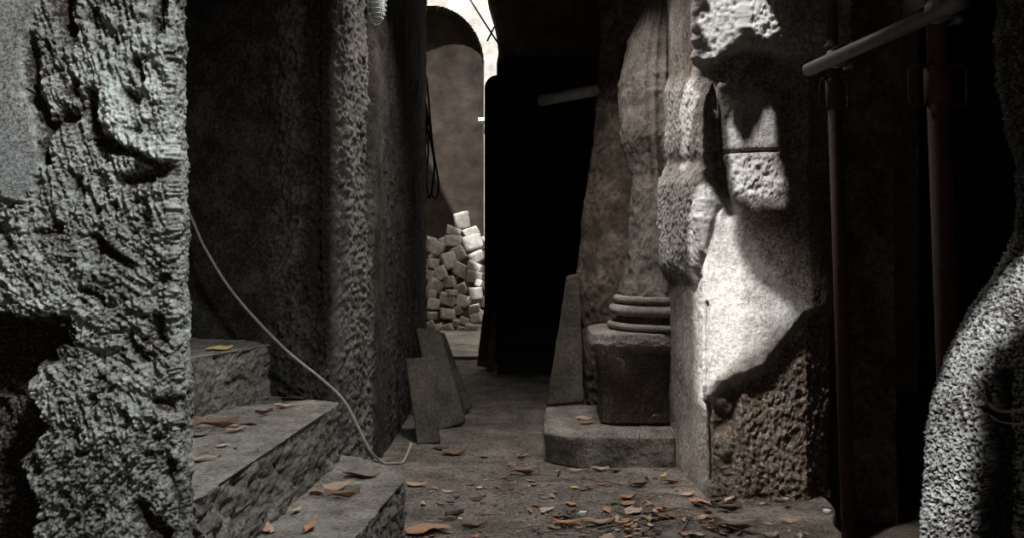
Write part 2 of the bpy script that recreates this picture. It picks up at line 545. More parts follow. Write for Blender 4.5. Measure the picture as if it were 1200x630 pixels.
# ------------------------------------------------------------------ big sunlit pier on the right
def d_pier(P, N):
    U, V = pxy(P)
    wob = 5 * fbm(P, 12, 3, 91)
    U2, V2 = U + wob, V + 5 * fbm(P, 12, 3, 93)
    h = .012 * fbm(P, 3, 3, 1) + .006 * fbm(P, 16, 3, 6) + .003 * fbm(P, 60, 2, 7)
    # jutting rough block above
    top = [(700, -400), (1100, -400), (1100, 72), (960, 72), (905, 70), (880, 62), (835, 78), (815, 86), (700, 86)]
    tp = smooth01(polydist(U, V2, top), -2, 5) * smooth01(-N[..., 1], .35, .8)
    h = h + tp * (.10 + .012 * ridged(P, 16, 3, 11) + .024 * fbm(P, 42, 4, 12))
    # smooth swelling below with a broken ridge at its foot
    ridge = [(842, 236), (860, 200), (1010, 236), (1010, 352), (942, 371), (896, 430), (862, 446), (826, 478), (812, 470), (818, 330)]
    sd = polydist(U, V, ridge)
    sw = smooth01(sd, -3, 9)
    h = h + .042 * sw * smooth01(V, 235, 400) * smooth01(-N[..., 1], .2, .8)
    low = [(828, 480), (862, 448), (896, 434), (944, 372), (1000, 372), (1000, 700), (828, 700)]
    lo = smooth01(polydist(U2, V2, low), -3, 12)
    h = h + lo * (.006 * ridged(P, 20, 3, 21) + .018 * fbm(P, 38, 4, 22) - .018)
    # rough patch under the groove
    rp = smooth01(polydist(U2 + wob, V2 - wob, [(850, 180), (905, 180), (918, 226), (890, 236), (858, 230)]), -9, 9)
    h = h + rp * (.024 * fbm(P, 40, 3, 41) + .016)
    h = h + .014 * smooth01(polydist(U2 + wob, V2 - wob, [(846, 110), (905, 105), (915, 178), (848, 178)]), -12, 14)
    h = h - .030 * gouge(U, V, [(846, 179), (880, 177), (912, 176)], 2.2)
    # hollow running down beside the left pilaster
    h = h - .09 * gouge(U, V, [(826, 92), (836, 130), (838, 180), (846, 225), (852, 250)], 7)
    # the pilaster on the passage side
    bel = smooth01(polydist(U2, V2, [(760, 192), (828, 192), (848, 232), (842, 262), (815, 330), (760, 330)]), -6, 26)
    h = h + .05 * bel
    bel2 = smooth01(polydist(U2, V2, [(760, 88), (824, 94), (830, 186), (760, 186)]), -6, 16)
    h = h + .020 * bel2 + (bel + bel2) * .014 * fbm(P, 50, 3, 55)
    h = h - .035 * gouge(U, V, [(842, 243), (832, 282), (818, 318), (812, 340)], 2.6)
    U3 = U + 1.3 * fbm(P, 30, 2, 5)
    h = h - .030 * gouge(U3, V, [(821, 325), (823, 420), (824, 560)], 2.2)
    h = h - .030 * gouge(U3, V, [(830, 355), (831, 470), (831, 560)], 2.2)
    h = h - .07 * gouge(U2, V2, [(852, 460), (850, 500)], 10)
    h = h + .035 * gouge(U2, V2, [(846, 512), (850, 528)], 9)
    cr = .22 + .35 * fbm(P, 6, 4, 15) + tp * .35 + 4 * lo * h
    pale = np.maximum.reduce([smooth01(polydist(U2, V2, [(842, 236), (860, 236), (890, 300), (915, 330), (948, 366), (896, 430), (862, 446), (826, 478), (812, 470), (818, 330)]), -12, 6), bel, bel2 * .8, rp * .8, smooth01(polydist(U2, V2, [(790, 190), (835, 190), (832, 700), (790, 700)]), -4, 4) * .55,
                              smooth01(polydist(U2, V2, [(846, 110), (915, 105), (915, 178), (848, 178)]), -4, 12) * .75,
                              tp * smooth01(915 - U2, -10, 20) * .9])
    cr = cr + .55 * pale + (.3 * fbm(P, 45, 3, 17))  # paler over the sun patches: sunlight put into the crust colour
    return h, np.clip(cr, 0, 1)


def Mp(a, b):
    return [(a[0], a[1]), (b[0], b[1]), (1.05, 4.29), (1.36, 4.31), (1.51, 4.43), (1.66, 4.9), (1.70, 5.4), (.875, 5.4)]


PB = Mp((.862, 4.98), (.905, 4.36))
PT = Mp((.846, 4.98), (.880, 4.36))
loft('wall_right', [(PB, -.02, 30), (PB, .15, 330), (PT, 2.35, 30), (PT, 3.4, 1)],
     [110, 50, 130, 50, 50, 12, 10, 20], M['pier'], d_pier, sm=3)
tag(bpy.data.objects['wall_right'], 'massive weathered tuff pier with sunlit patches, between the column and the rusty props', 'stone pier', kind='structure')


def d_plain(P, N):
    return .02 * fbm(P, 4, 3, 5) + .006 * fbm(P, 25, 3, 6), np.clip(.35 + .5 * fbm(P, 6, 4, 8), 0, 1)


loft('wall_jamb', [([(1.62, 4.95), (2.0, 4.85), (2.02, 5.4), (1.62, 5.4)], -.3, 120), ([(1.62, 4.95), (1.98, 4.85), (2.0, 5.4), (1.62, 5.4)], 1.6, 10),
                   ([(1.62, 4.95), (2.03, 4.85), (2.05, 5.4), (1.62, 5.4)], 1.68, 60), ([(1.62, 4.95), (2.03, 4.85), (2.05, 5.4), (1.62, 5.4)], 3.5, 1)],
     [50, 20, 12, 12], M['brown'], d_plain)
tag(bpy.data.objects['wall_jamb'], 'narrow dark jamb standing behind the thinner rusty prop', 'wall', kind='structure')


# ------------------------------------------------------------------ foreground right rock
def d_rrock(P, N):
    U, V = pxy(P)
    h = .02 * fbm(P, 4, 3, 71) + .004 * ridged(P, 50, 2, 72) + .012 * fbm(P, 150, 2, 73) + .008 * fbm(P, 60, 2, 74)
    pit = smooth01(fbm(P, 115, 2, 79), .0, .25)
    h = h - .008 * pit
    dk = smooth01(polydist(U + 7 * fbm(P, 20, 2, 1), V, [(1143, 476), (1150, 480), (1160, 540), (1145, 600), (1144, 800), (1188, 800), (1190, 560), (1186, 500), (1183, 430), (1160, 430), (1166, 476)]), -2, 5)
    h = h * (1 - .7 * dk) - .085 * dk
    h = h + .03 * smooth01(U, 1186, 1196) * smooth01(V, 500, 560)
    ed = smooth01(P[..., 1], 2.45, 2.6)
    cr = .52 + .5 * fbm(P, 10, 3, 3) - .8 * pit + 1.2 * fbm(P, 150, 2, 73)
    cr = cr * (1 - .85 * dk)  # recess crust darkened: the shadow in it is put into the colour
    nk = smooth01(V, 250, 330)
    cr = cr * nk + (1 - nk) * (.10 + .3 * fbm(P, 20, 3, 9))  # neck turned dark brown: the unlit upper rock is put into colour
    return h, np.clip(cr, 0, 1)


def Rp(px, yy=2.32, r=.14):
    x = (px - 600) * yy / F
    return [(x, yy), (x + .03, yy - .10), (x + .13, yy - .21), (x + .36, yy - .30), (x + .9, yy - .30), (2.4, 2.62), (x + .30, 2.60), (x + .06, yy + .13)]


def zz(py, Y=2.32): return CAMZ - (py - HZ) * Y / F


R = [(1081, 900, 40), (1080, 680, 60), (1081, 600, 60), (1086, 540, 60), (1094, 470, 40), (1110, 420, 50), (1141, 366, 50), (1170, 324, 40), (1193, 280, 30), (1197, 240, 30), (1196, 190, 40), (1181, 130, 30), (1173, 80, 40), (1175, 0, 30), (1178, -160, 1)]
lv = [(Rp(1081), -.32, 20)] + [(Rp(p), max(zz(y), -.2), n) for p, y, n in R]
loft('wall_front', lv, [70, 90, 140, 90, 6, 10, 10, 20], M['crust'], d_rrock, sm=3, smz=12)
tag(bpy.data.objects['wall_front'], 'swelling pitted rock pier cut by the right edge of the picture, bright below and dark above', 'stone pier', kind='structure')

# ------------------------------------------------------------------ mass behind the column
def d_mass(P, N):
    h = .03 * fbm(P, 3.2, 3, 5) + .012 * ridged(P, 12, 3, 6) + .006 * fbm(P, 40, 2, 6)
    return h, np.clip(.30 + .5 * fbm(P, 7, 4, 8), 0, 1)


def Bp(px, yy=6.0):
    x = (px - 600) * yy / F
    return [(x, yy), (x + .12, yy - .13), (1.05, yy - .30), (2.2, yy - .30), (2.2, 6.9), (x + .3, 6.9), (x + .04, 6.3)]


lv = [(Bp(688), -.02, 30)] + [(Bp(p), CAMZ - (y - HZ) * 6.0 / F, n) for p, y, n in
                              [(690, 470, 30), (677, 400, 30), (677, 320, 20), (683, 260, 20), (692, 200, 20), (698, 150, 20), (702, 90, 20), (706, 40, 20), (702, 0, 10), (700, -60, 20), (700, -160, 1)]]
loft('wall_back', lv, [30, 60, 10, 6, 6, 6, 20], M['brown'], d_mass, sm=3, smz=8)
tag(bpy.data.objects['wall_back'], 'undulating brown rock face directly behind the carved column', 'wall', kind='structure')

# ------------------------------------------------------------------ column on its pedestal
colm = empty('carved_column', (.90, 5.45, 0.18))
tag(colm, 'weathered half column on a ringed base and square pedestal, half hidden by the big pier', 'column')


def cpart(name, levels, nper, mat, disp, sm=1, smz=0):
    o = loft(name, levels, nper, mat, disp, colm, sm=sm, smz=smz)
    o.matrix_parent_inverse = Matrix.Translation(colm.location).inverted()
    return o


CX, CY = .91, 5.45


def circ(r, n=32, cx=CX, cy=CY, fl=0.0):
    return [(cx + (r) * math.cos(2 * math.pi * k / n), cy + (r) * math.sin(2 * math.pi * k / n)) for k in range(n)]


def d_col(P, N):
    a = np.arctan2(P[..., 1] - CY, P[..., 0] - CX)
    z = P[..., 2]
    up = smooth01(z, 1.30, 1.55)
    fl = np.abs(np.sin(a * 14)) ** .6 * .024 * up - .010 * fbm(P, 22, 3, 5)
    U, V = pxy(P)
    h = -fl + .010 * fbm(P, 6, 3, 5) + .004 * fbm(P, 40, 3, 6)
    h = h - .012 * (1 - up) * smooth01(fbm(P, 9, 2, 4), 0.0, .3)
    return h, np.clip(.50 + .5 * fbm(P, 7, 4, 8) + .2 * fbm(P, 40, 2, 4), 0, 1)


def zc(py, Y=5.25): return CAMZ - (py - HZ) * Y / F


def rc(px, Y=5.43): return CX - (px - 600) * Y / F


prof = [(718, 348, 4), (724, 343, 10), (731, 322, 12), (736, 290, 20), (739, 240, 16), (740, 205, 12), (734, 182, 14), (727, 160, 20), (725, 110, 20), (726, 85, 14), (736, 40, 14), (749, 8, 14), (752, -30, 14), (752, -130, 1)]
prof = [(max(p, 724) if i == 0 else p, y, n) for i, (p, y, n) in enumerate(prof)]
cpart('shaft', [(circ(rc(p)), zc(y), n) for p, y, n in prof], [8] * 32, M['shaft'], d_col, 1, 4)


def torus_levels(pxo, y1, y0, rin=None, n=8):
    ro = rc(pxo)
    z0, z1 = zc(y0), zc(y1)
    rin = rin or ro - (z1 - z0) * .5
    out = []
    for k in range(n + 1):
        t = math.pi * (k / n - .5)
        out.append((circ(rin + (ro - rin) * math.cos(t)), (z0 + z1) / 2 + (z1 - z0) / 2 * math.sin(t), 2 if k < n else 1))
    return out


d_ring = lambda P, N: (.004 * fbm(P, 14, 3, 7) + .002 * fbm(P, 50, 2, 4), np.clip(.62 + .5 * fbm(P, 9, 4, 8), 0, 1))
cpart('base_ring', torus_levels(719, 347, 357), [6] * 32, M['column'], d_ring)
cpart('base_ring', torus_levels(714, 358, 371), [6] * 32, M['column'], d_ring)
cpart('base_neck', [(circ(rc(721)), zc(381), 4), (circ(rc(725)), zc(370), 4), (circ(rc(725)), zc(366), 1)], [6] * 32, M['niche'], d_ring)
cpart('base_ring', torus_levels(712, 379, 387), [6] * 32, M['column'], d_ring)


def d_ped(P, N):
    U, V = pxy(P)
    z = P[..., 2]
    h = .010 * fbm(P, 6, 3, 3) + .005 * fbm(P, 40, 3, 4)
    # worn rounded lip, body cut back beneath it
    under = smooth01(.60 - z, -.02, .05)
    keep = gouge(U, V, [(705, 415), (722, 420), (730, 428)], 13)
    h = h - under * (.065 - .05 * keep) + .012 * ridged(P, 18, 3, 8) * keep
    cr = .5 + .4 * fbm(P, 8, 4, 8) - .42 * under * (1 - keep)  # darker below the lip: shade under it put into the crust colour
    return h, np.clip(cr, 0, 1)


pp = [(.425, 5.18), (.52, 5.10), (1.2, 5.10), (1.2, 5.80), (.55, 5.80), (.44, 5.6)]
pz = zc(384, 5.45)
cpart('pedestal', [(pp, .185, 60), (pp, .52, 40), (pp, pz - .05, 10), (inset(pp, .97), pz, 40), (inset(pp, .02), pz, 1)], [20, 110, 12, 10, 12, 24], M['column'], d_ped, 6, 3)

sl = loft('stone_slab', [([(.19, 5.06), (.34, 4.93), (.84, 4.90), (1.0, 5.10), (1.0, 5.9), (.2, 5.75)], .0, 40),
                         ([(.17, 5.06), (.30, 4.95), (.84, 4.92), (1.0, 5.10), (1.0, 5.9), (.2, 5.75)], .155, 6),
                         (inset([(.19, 5.08), (.33, 4.97), (.84, 4.94), (1.0, 5.10), (1.0, 5.9), (.2, 5.75)], .97), .175, 60),
                         (inset([(.19, 5.06), (.30, 4.95), (.84, 4.92), (1.0, 5.10), (1.0, 5.9), (.2, 5.75)], .02), .175, 1)],
          [30, 110, 14, 12, 16, 60], M['step'], lambda P, N: (.012 * fbm(P, 7, 3, 2) + .004 * fbm(P, 40, 3, 6), np.clip(.40 + .5 * fbm(P, 8, 4, 8), 0, 1)), sm=4)
tag(sl, 'thick worn floor slab carrying the pedestal of the carved column', 'stone slab')

# ------------------------------------------------------------------ leaning slabs
def slab_px(name, quad, thick, label, mat, ys):
    """quad: bottom-left, bottom-right, top-right, top-left pixels with their distances"""
    c = [Vector(at(px, py, Y)) for (px, py), Y in zip(quad, ys)]
    n = (c[1] - c[0]).cross(c[3] - c[0]).normalized()   # faces the viewer
    if n.y > 0: n = -n
    nu, nv = 14, 30
    P = []
    for lay in (0, 1):
        for j in range(nv + 1):
            for i in range(nu + 1):
                u, v = i / nu, j / nv
                p = (c[0] * (1 - u) + c[1] * u) * (1 - v) + (c[3] * (1 - u) + c[2] * u) * v
                P.append(tuple(p - n * thick * lay))
    P = np.array(P)
    W = (nu + 1) * (nv + 1)
    P += (fbm(P, 9, 3, 6) * .008)[:, None] * np.array([1, -.6, .3])
    fs = grid_faces(nv + 1, nu + 1, False)
    fs2 = fs[:, ::-1] + W
    side = []
    for i in range(nu):
        side.append((i, i + W, i + 1 + W, i + 1)); b = nv * (nu + 1)
        side.append((b + i, b + i + 1, b + i + 1 + W, b + i + W))
    for j in range(nv):
        a = j * (nu + 1); side.append((a, a + nu + 1, a + nu + 1 + W, a + W))
        a = a + nu; side.append((a, a + W, a + nu + 1 + W, a + nu + 1))
    me = mesh_np(name, P, (np.concatenate([fs, fs2, np.array(side)]), []), False, np.clip(.45 + .6 * fbm(P, 5, 4, 9), 0, 1))
    o = link(name, me, mat)
    tag(o, label, 'stone slab')
    return o


slab_px('leaning_slab', [(489, 521), (516, 518), (512, 417), (475, 420)], .035, 'short grey stone slab leaning on the passage wall, in front of the taller one', M['slab'], [5.50, 5.52, 5.72, 5.72])
slab_px('leaning_slab', [(514, 504), (546, 494), (516, 387), (488, 384)], .035, 'tall dark stone slab leaning behind the short grey one', M['slab'], [5.90, 6.02, 6.30, 6.25])
slab_px('leaning_slab', [(546, 484), (553, 477), (521, 390), (508, 388)], .03, 'narrow dark slab edge leaning hindmost at the passage wall', M['slab'], [6.40, 6.5, 6.85, 6.8])
slab_px('leaning_slab', [(640, 477), (684, 472), (679, 320), (664, 323)], .04, 'pale tapering board-like slab leaning against the rock beside the pedestal', M['slab'], [5.78, 5.78, 5.98, 5.95])
# dark boards leaning at the doorway
for k, (a, b, c_, d, y, lab) in enumerate([
        ((559, 428), (570, 430), (574, 362), (567, 360), 8.6, 'dark plank leaning at the right side of the far doorway, leftmost of the pair'),
        ((570, 434), (579, 436), (583, 366), (576, 364), 8.3, 'dark plank leaning at the right side of the far doorway, rightmost of the pair')]):
    o = slab_px('leaning_plank', [a, b, c_, d], .03, lab, M['slab'], [y, y, y + .1, y + .1])
    o['category'] = 'plank'

# ------------------------------------------------------------------ end of the passage: wall, iron doors, court beyond
def wallbox(name, x0, x1, y0, y1, z0, z1, mat, label=None):
    o = loft(name, [([(x0, y0), (x1, y0), (x1, y1), (x0, y1)], z0, max(4, int((z1 - z0) / .08))), ([(x0, y0), (x1, y0), (x1, y1), (x0, y1)], z1, 1)],
             [max(2, int((x1 - x0) / .08)), 4, max(2, int((x1 - x0) / .3)), 4], mat, d_plain, sm=0)
    tag(o, label, None, kind='structure')
    return o


# end wall right of the doorway, with the curved springing of the arch
ex = lambda px, Y=9.0: (px - 600) * Y / F
ewl = []
for py, px in [(440, 582), (75, 582), (60, 584), (45, 583), (25, 579), (0, 572), (-20, 566)]:
    x = ex(px)
    ewl.append(([(x, 9.0), (4.2, 9.0), (4.2, 9.35), (x, 9.35)], max(-.02, CAMZ - (py - HZ) * 9 / F), 12))
ewl[0] = (ewl[0][0], -.45, 12)
ewl[-1] = (ewl[-1][0], 3.9, 1)
M['endwall'] = mat_rock('lightened_end_wall', (.16, .12, .09), (.34, .27, .21), 20, .5, .006)  # lighter end wall: missing bounce light put into its base colour
loft('wall_end', ewl, [60, 4, 20, 8], M['endwall'], lambda P, N: (.01 * fbm(P, 5, 3, 5), np.clip(.5 + .5 * fbm(P * np.array([1, 1, .3]), 9, 4, 8), 0, 1)), sm=1)
tag(bpy.data.objects['wall_end'], 'brown end wall of the passage above the black door', 'wall', kind='structure')

# iron doors standing open
def door_leaf(name, px0, px1, Y, top, yaw_far, label, arch):
    root = empty(name, (ex(px0, Y), Y, 0))
    w = ex(px1, Y) - ex(px0, Y)
    zt = CAMZ - (top - HZ) * Y / F
    n = 12
    prof = [(0, .02), (w, .02), (w, zt)]
    for k in range(n + 1):
        a = math.pi / 2 * k / n
        prof.append((arch - arch * math.sin(a) if True else 0, zt - arch + arch * math.cos(a)))
    th = .05
    V = [(x, 0, z) for x, z in prof] + [(x, th, z) for x, z in prof]
    m = len(prof)
    me = mesh_np('leaf_panel', np.array(V), ([(k, (k + 1) % m, (k + 1) % m + m, k + m) for k in range(m)], [list(range(m)), list(range(m, 2 * m))[::-1]]), False)
    link('door_panel', me, M['dark'], root)
    for z in (.25, zt * .5, zt - arch - .1):
        V = np.array([(.02, -.012, z), (w - .02, -.012, z), (w - .02, -.012, z + .08), (.02, -.012, z + .08), (.02, 0, z), (w - .02, 0, z), (w - .02, 0, z + .08), (.02, 0, z + .08)])
        me = mesh_np('rail', V, ([(0, 1, 2, 3), (0, 4, 5, 1), (3, 2, 6, 7), (0, 3, 7, 4), (1, 5, 6, 2), (4, 7, 6, 5)], []), False)
        link('rail', me, M['dark'], root)
    tag(root, label, 'door')
    return root


door_leaf('iron_door', 583, 690, 8.2, 67, 0, 'tall black door leaf blocking the passage right of the bright gap', .10)
door_leaf('iron_door', 568, 584, 8.9, 88, 0, 'narrow round-topped dark door leaf beside the white wall strip', .12)

# passage ceiling line / court walls
def court_wall():
    # far wall of the court with an arched niche, built as a solid with a recess
    Y = 13.0
    xs = np.linspace(-2.6, 1.6, 260)
    zs = np.linspace(-.02, 5.2, 320)
    X, Z = np.meshgrid(xs, zs)
    U = 600 + F * X / Y
    V = HZ + F * (CAMZ - Z) / Y
    # niche: px 440..566, springing at y~75, top at y 5
    cx, rx = 505.0, 62.0
    sp, ry = 78.0, 71.0
    inside = np.where(V > sp, rx - np.abs(U - cx), (1 - np.sqrt(((U - cx) / rx) ** 2 + ((V - sp) / ry) ** 2)) * rx)
    d = smooth01(inside, 0, 1.2)
    P = np.stack([X, np.full_like(X, Y) + .35 * d, Z], -1)
    P[..., 1] += .015 * fbm(P, 4, 3, 3) + .05 * smooth01(inside, 6, 40) * d
    me = mesh_np('wall_court', P, (grid_faces(*X.shape, False), []), True, np.clip(.6 + .5 * fbm(P, 5, 3, 4), 0, 1))
    me.polygons.foreach_set('use_smooth', np.zeros(len(me.polygons), bool))
    o = link('wall_court', me, M['plaster'])
    me.materials.append(M['nichefar'])
    dd = d[:-1, :-1].ravel() > .4
    me.polygons.foreach_set('material_index', dd.astype(np.int32))
    tag(o, 'white plastered court wall with a brown arched niche behind the block pile', 'wall', kind='structure')


court_wall()
fc = loft('floor_court', [([(-2.6, 9.35), (1.6, 9.35), (1.6, 13.05), (-2.6, 13.05)], -.05, 2), ([(-2.6, 9.35), (1.6, 9.35), (1.6, 13.05), (-2.6, 13.05)], .03, 20), (inset([(-2.6, 9.35), (1.6, 9.35), (1.6, 13.05), (-2.6, 13.05)], .02), .03, 1)], [30, 20, 30, 20], M['block'], lambda P, N: (.008 * fbm(P, 6, 3, 2), np.clip(.35 + .5 * fbm(P, 6, 4, 2), 0, 1)), sm=0, smz=0)
tag(fc, 'pale sunlit ground of the court beyond the doorway', kind='structure')
wallbox('wall_court_left', -2.75, -2.6, 8.6, 13.2, -.02, 5.2, M['plaster'])
wallbox('wall_court_right', 1.6, 1.75, 9.35, 13.2, -.02, 5.2, M['plaster'])
# dark room shell
wallbox('wall_far_right', 3.9, 4.1, -2.5, 9.35, -.4, 3.4, M['brown'])
wallbox('wall_far_left', -3.2, -3.05, -2.5, 8.6, -.02, 3.4, M['brown'])

# ------------------------------------------------------------------ unseen vault, with holes added to shape the sun patches
SUN = np.array([.42, .72, -.86]); SUN = SUN / np.linalg.norm(SUN)
ZR = 3.05
patches = [
    ([(822, -40), (820, 84), (845, 80), (880, 64), (906, 70), (912, 50), (906, 20), (903, -40)], 4.25),
    ([(846, 135), (851, 116), (862, 148), (868, 162), (880, 150), (892, 122), (899, 114), (906, 126), (908, 170), (919, 200), (914, 230), (880, 234), (860, 224), (850, 190)], 4.25),
    ([(786, 96), (816, 92), (826, 100), (830, 130), (832, 185), (788, 190), (780, 140)], 4.6),
    ([(778, 195), (822, 190), (842, 212), (857, 238), (859, 270), (867, 297), (886, 326), (936, 362), (928, 374), (886, 418), (862, 428), (832, 446), (800, 430), (782, 380)], 4.25),
]
patches.append(([(1050, 900), (1060, 600), (1068, 500), (1082, 430), (1110, 376), (1145, 330), (1175, 300), (1215, 282), (1280, 290), (1280, 420), (1190, 425), (1184, 440), (1164, 432), (1160, 465), (1144, 474), (1152, 540), (1142, 600), (1140, 900)], 2.25))
holes = []
for poly, Y in patches:
    h = []
    for px, py in poly:
        p = np.array(at(px, py, Y))
        t = (p[2] - ZR) / SUN[2]
        q = p - SUN * t
        h.append((q[0], q[1]))
    holes.append(h)


def ceiling():
    g = .015
    xs = np.arange(-3.2, 4.1, .12)
    xa = np.concatenate([np.arange(-3.2, -.75, .15), np.arange(-.75, 1.35, g), np.arange(1.35, 4.15, .15)])
    ya = np.concatenate([np.arange(-2.2, -.8, .1), np.arange(-.8, 3.4, g), np.arange(3.4, 9.4, .15)])
    X, Y = np.meshgrid(xa, ya)
    P = np.stack([X, Y, np.maximum(ZR, CAMZ + .2545 * Y + .22)], -1)
    Mx, Nx = X.shape
    cx = .25 * (X[:-1, :-1] + X[1:, :-1] + X[:-1, 1:] + X[1:, 1:])
    cy = .25 * (Y[:-1, :-1] + Y[1:, :-1] + Y[:-1, 1:] + Y[1:, 1:])
    op = np.zeros(cx.shape, bool)
    for h in holes: op |= inpoly(cx, cy, h)
    fs = grid_faces(Mx, Nx, False)[~op.ravel()]
    me = mesh_np('ceiling', P, (fs, []), False, np.full(X.size, .3))
    o = link('ceiling', me, M['brown'])
    md = o.modifiers.new('thick', 'SOLIDIFY'); md.thickness = .03; md.offset = 1
    tag(o, 'unseen rock vault over the passage, with holes added for the sun patches', None, kind='structure')


ceiling()

# ------------------------------------------------------------------ scaffold props
def prop(name, p_top, p_bot, r, label, grips, zsl):
    root = empty(name, p_bot)
    rel = lambda p: tuple(Vector(p) - Vector(p_bot))
    ax = (Vector(p_top) - Vector(p_bot))
    pt = lambda z: Vector(p_bot) + ax * ((z - p_bot[2]) / (p_top[2] - p_bot[2]))
    tube('lower_tube', [rel(pt(p_bot[2] + .01)), rel(pt(zsl))], r, M['rust'], root, 20)
    tube('upper_tube', [rel(pt(zsl - .02)), rel(pt(p_top[2]))], r * .86, M['rust'], root, 20)
    # collar with nut and U shaped grips
    tube('collar', [rel(pt(zsl - .055)), rel(pt(zsl - .05)), rel(pt(zsl + .05)), rel(pt(zsl + .055))], [r * 1.05, r * 1.22, r * 1.22, r * .95], M['rust'], root, 20)
    c = pt(zsl)
    w, hh = grips
    for s in (-1, 1):
        path = [(s * r * 1.0, 0, hh), (s * (w - .012), 0, hh), (s * w, 0, hh - .012), (s * w, 0, -hh + .012), (s * (w - .012), 0, -hh), (s * r * 1.0, 0, -hh)]
        tube('grip', [rel(c + Vector(q)) for q in path], .0045, M['rust'], root, 8)
    # foot plate
    f = .07
    V = np.array([(x, y, z) for z in (0, .008) for x, y in ((-f, -f), (f, -f), (f, f), (-f, f))])
    link('foot_plate', mesh_np('foot_plate', V, ([(0, 3, 2, 1), (4, 5, 6, 7), (0, 1, 5, 4), (1, 2, 6, 5), (2, 3, 7, 6), (3, 0, 4, 7)], []), False), M['rust'], root)
    tag(root, label, 'prop')
    return root


ya = 3.4
zb = fz(*on(997, 690, 0)[:2])
pa_b = list(at(994.5, 660, ya)); pa_b[2] = fz(pa_b[0], pa_b[1])
pa_t = list(at(974, -70, ya)); pa_t[2] = ZR - .0
# extend the line properly in z
def line_z(px1, py1, px2, py2, Y, z):
    a, b = Vector(at(px1, py1, Y)), Vector(at(px2, py2, Y))
    t = (z - a.z) / (b.z - a.z)
    return tuple(a + (b - a) * t)


g0 = line_z(993.5, 600, 974.5, 20, ya, -.28)
prop('steel_prop', line_z(993.5, 600, 974.5, 20, ya, ZR), (g0[0], g0[1], -.27), .0245, 'thinner rusty scaffold prop standing close to the big pier', (.050, .056), at(980, 110, ya)[2])
yb = 2.75
g1 = line_z(1110, 400, 1098, 60, yb, -.27)
prop('steel_prop', line_z(1110, 400, 1098, 60, yb, ZR), (g1[0], g1[1], -.27), .0325, 'thicker rusty scaffold prop half hidden by the bright rock pier', (.085, .058), at(1100, 100, yb)[2])

bar = empty('scaffold_bar', at(945, 83, 3.36))
rel = lambda p: tuple(Vector(p) - bar.location)
a, b = Vector(at(947, 82, 3.30)), Vector(at(1104, 12, 2.66))
tube('bar_tube', [rel(a), rel(b + (b - a) * .12)], .0235, M['galv'], bar, 20)
tag(bar, 'grey steel tube slanting up across both rusty props', 'scaffold tube')


def coupler(c, d, label, s=1.0):
    root = empty('scaffold_coupler', c)
    d = Vector(d).normalized()
    t = d
    tube('clamp', [tuple(-t * .028 * s), tuple(-t * .026 * s), tuple(t * .026 * s), tuple(t * .028 * s)], [.028 * s, .035 * s, .035 * s, .028 * s], M['galv'], root, 16)
    tube('clamp', [(0, .0, -.026 * s), (0, .03 * s, -.026 * s), (0, .03 * s, .03 * s), (0, 0, .03 * s)], .012 * s, M['galv'], root, 8)
    for k, (x, z) in enumerate([(-.035, .04), (.04, .036), (.03, -.035)]):
        tube('bolt', [(x * s, -.04 * s, z * s), (x * s, .03 * s, z * s)], .0065 * s, M['galv'], root, 6)
        tube('nut', [(x * s, -.032 * s, z * s), (x * s, -.020 * s, z * s)], .013 * s, M['galv'], root, 6)
    tag(root, label, 'scaffold coupler')


coupler(at(983, 66, 3.17), (b - a), 'steel coupler clamping the slanting tube to the thinner rusty prop')
coupler(at(1104, 10, 2.68), (b - a), 'bright bolted coupler at the top of the thicker rusty prop', 1.1)

# grey pipe across the dark recess
pz_ = [at(633, 118, 6.3), at(735, 99, 6.0)]
pr = empty('wall_pipe', pz_[0])
M['pipe'] = mat_simple('pale_pipe', (.42, .41, .40), .6, 0, .4, 25)
o = tube('pipe_tube', [(0, 0, 0), tuple(Vector(pz_[1]) - Vector(pz_[0]))], .038, M['pipe'], pr, 18)
tube('pipe_collar', [(-.004, 0, -.001), (.012, 0, .002)], .042, M['galv'], pr, 18)
tag(pr, 'short grey pipe sticking out of the rock into the dark', 'pipe')

# ------------------------------------------------------------------ lamp, cables, small fittings
YL = 4.75
lc = Vector(at(440, 10, YL)) + Vector((.018, -.10, 0))
lamp = empty('cage_lamp', lc)
rx, rz_ = .052, .105
# glass
gm = []
for k in range(13):
    t = math.pi * (k / 12 - .5)
    gm.append((0, 0, .085 * math.sin(t)))
tube('lamp_glass', gm, [max(.002, .040 * math.cos(math.pi * (k / 12 - .5))) for k in range(13)], M['glass'], lamp, 18)
for z in (-.075, -.055, -.032, -.008, .016, .04, .064):
    r = rx * math.sqrt(max(.05, 1 - (z / rz_) ** 2))
    tube('cage_ring', [(r * math.cos(a), r * math.sin(a), z) for a in [2 * math.pi * k / 20 for k in range(20)]], .0028, M['wirewhite'], lamp, 6, True)
for q in range(4):
    ang = math.pi / 4 + q * math.pi / 2
    pts = []
    for k in range(13):
        t = -math.pi / 2 + math.pi * k / 12
        pts.append((rx * math.cos(t) * math.cos(ang), rx * math.cos(t) * math.sin(ang), rz_ * math.sin(t)))
    tube('cage_rib', pts, .0028, M['wirewhite'], lamp, 6)
tube('lamp_base', [(-.075, .01, 0), (-.062, .01, 0), (-.05, .01, 0)], [.05, .05, .035], M['wirewhite'], lamp, 18)
tag(lamp, 'white wire caged wall lamp high on the recess corner', 'lamp')

jb = empty('junction_box', at(421, 22, 4.6))
def boxmesh(nm, cx, cy, cz, sx, sy, sz):
    V = np.array([(cx + x * sx, cy + y * sy, cz + z * sz) for z in (-.5, .5) for x, y in ((-.5, -.5), (.5, -.5), (.5, .5), (-.5, .5))])
    return mesh_np(nm, V, ([(0, 3, 2, 1), (4, 5, 6, 7), (0, 1, 5, 4), (1, 2, 6, 5), (2, 3, 7, 6), (3, 0, 4, 7)], []), False)


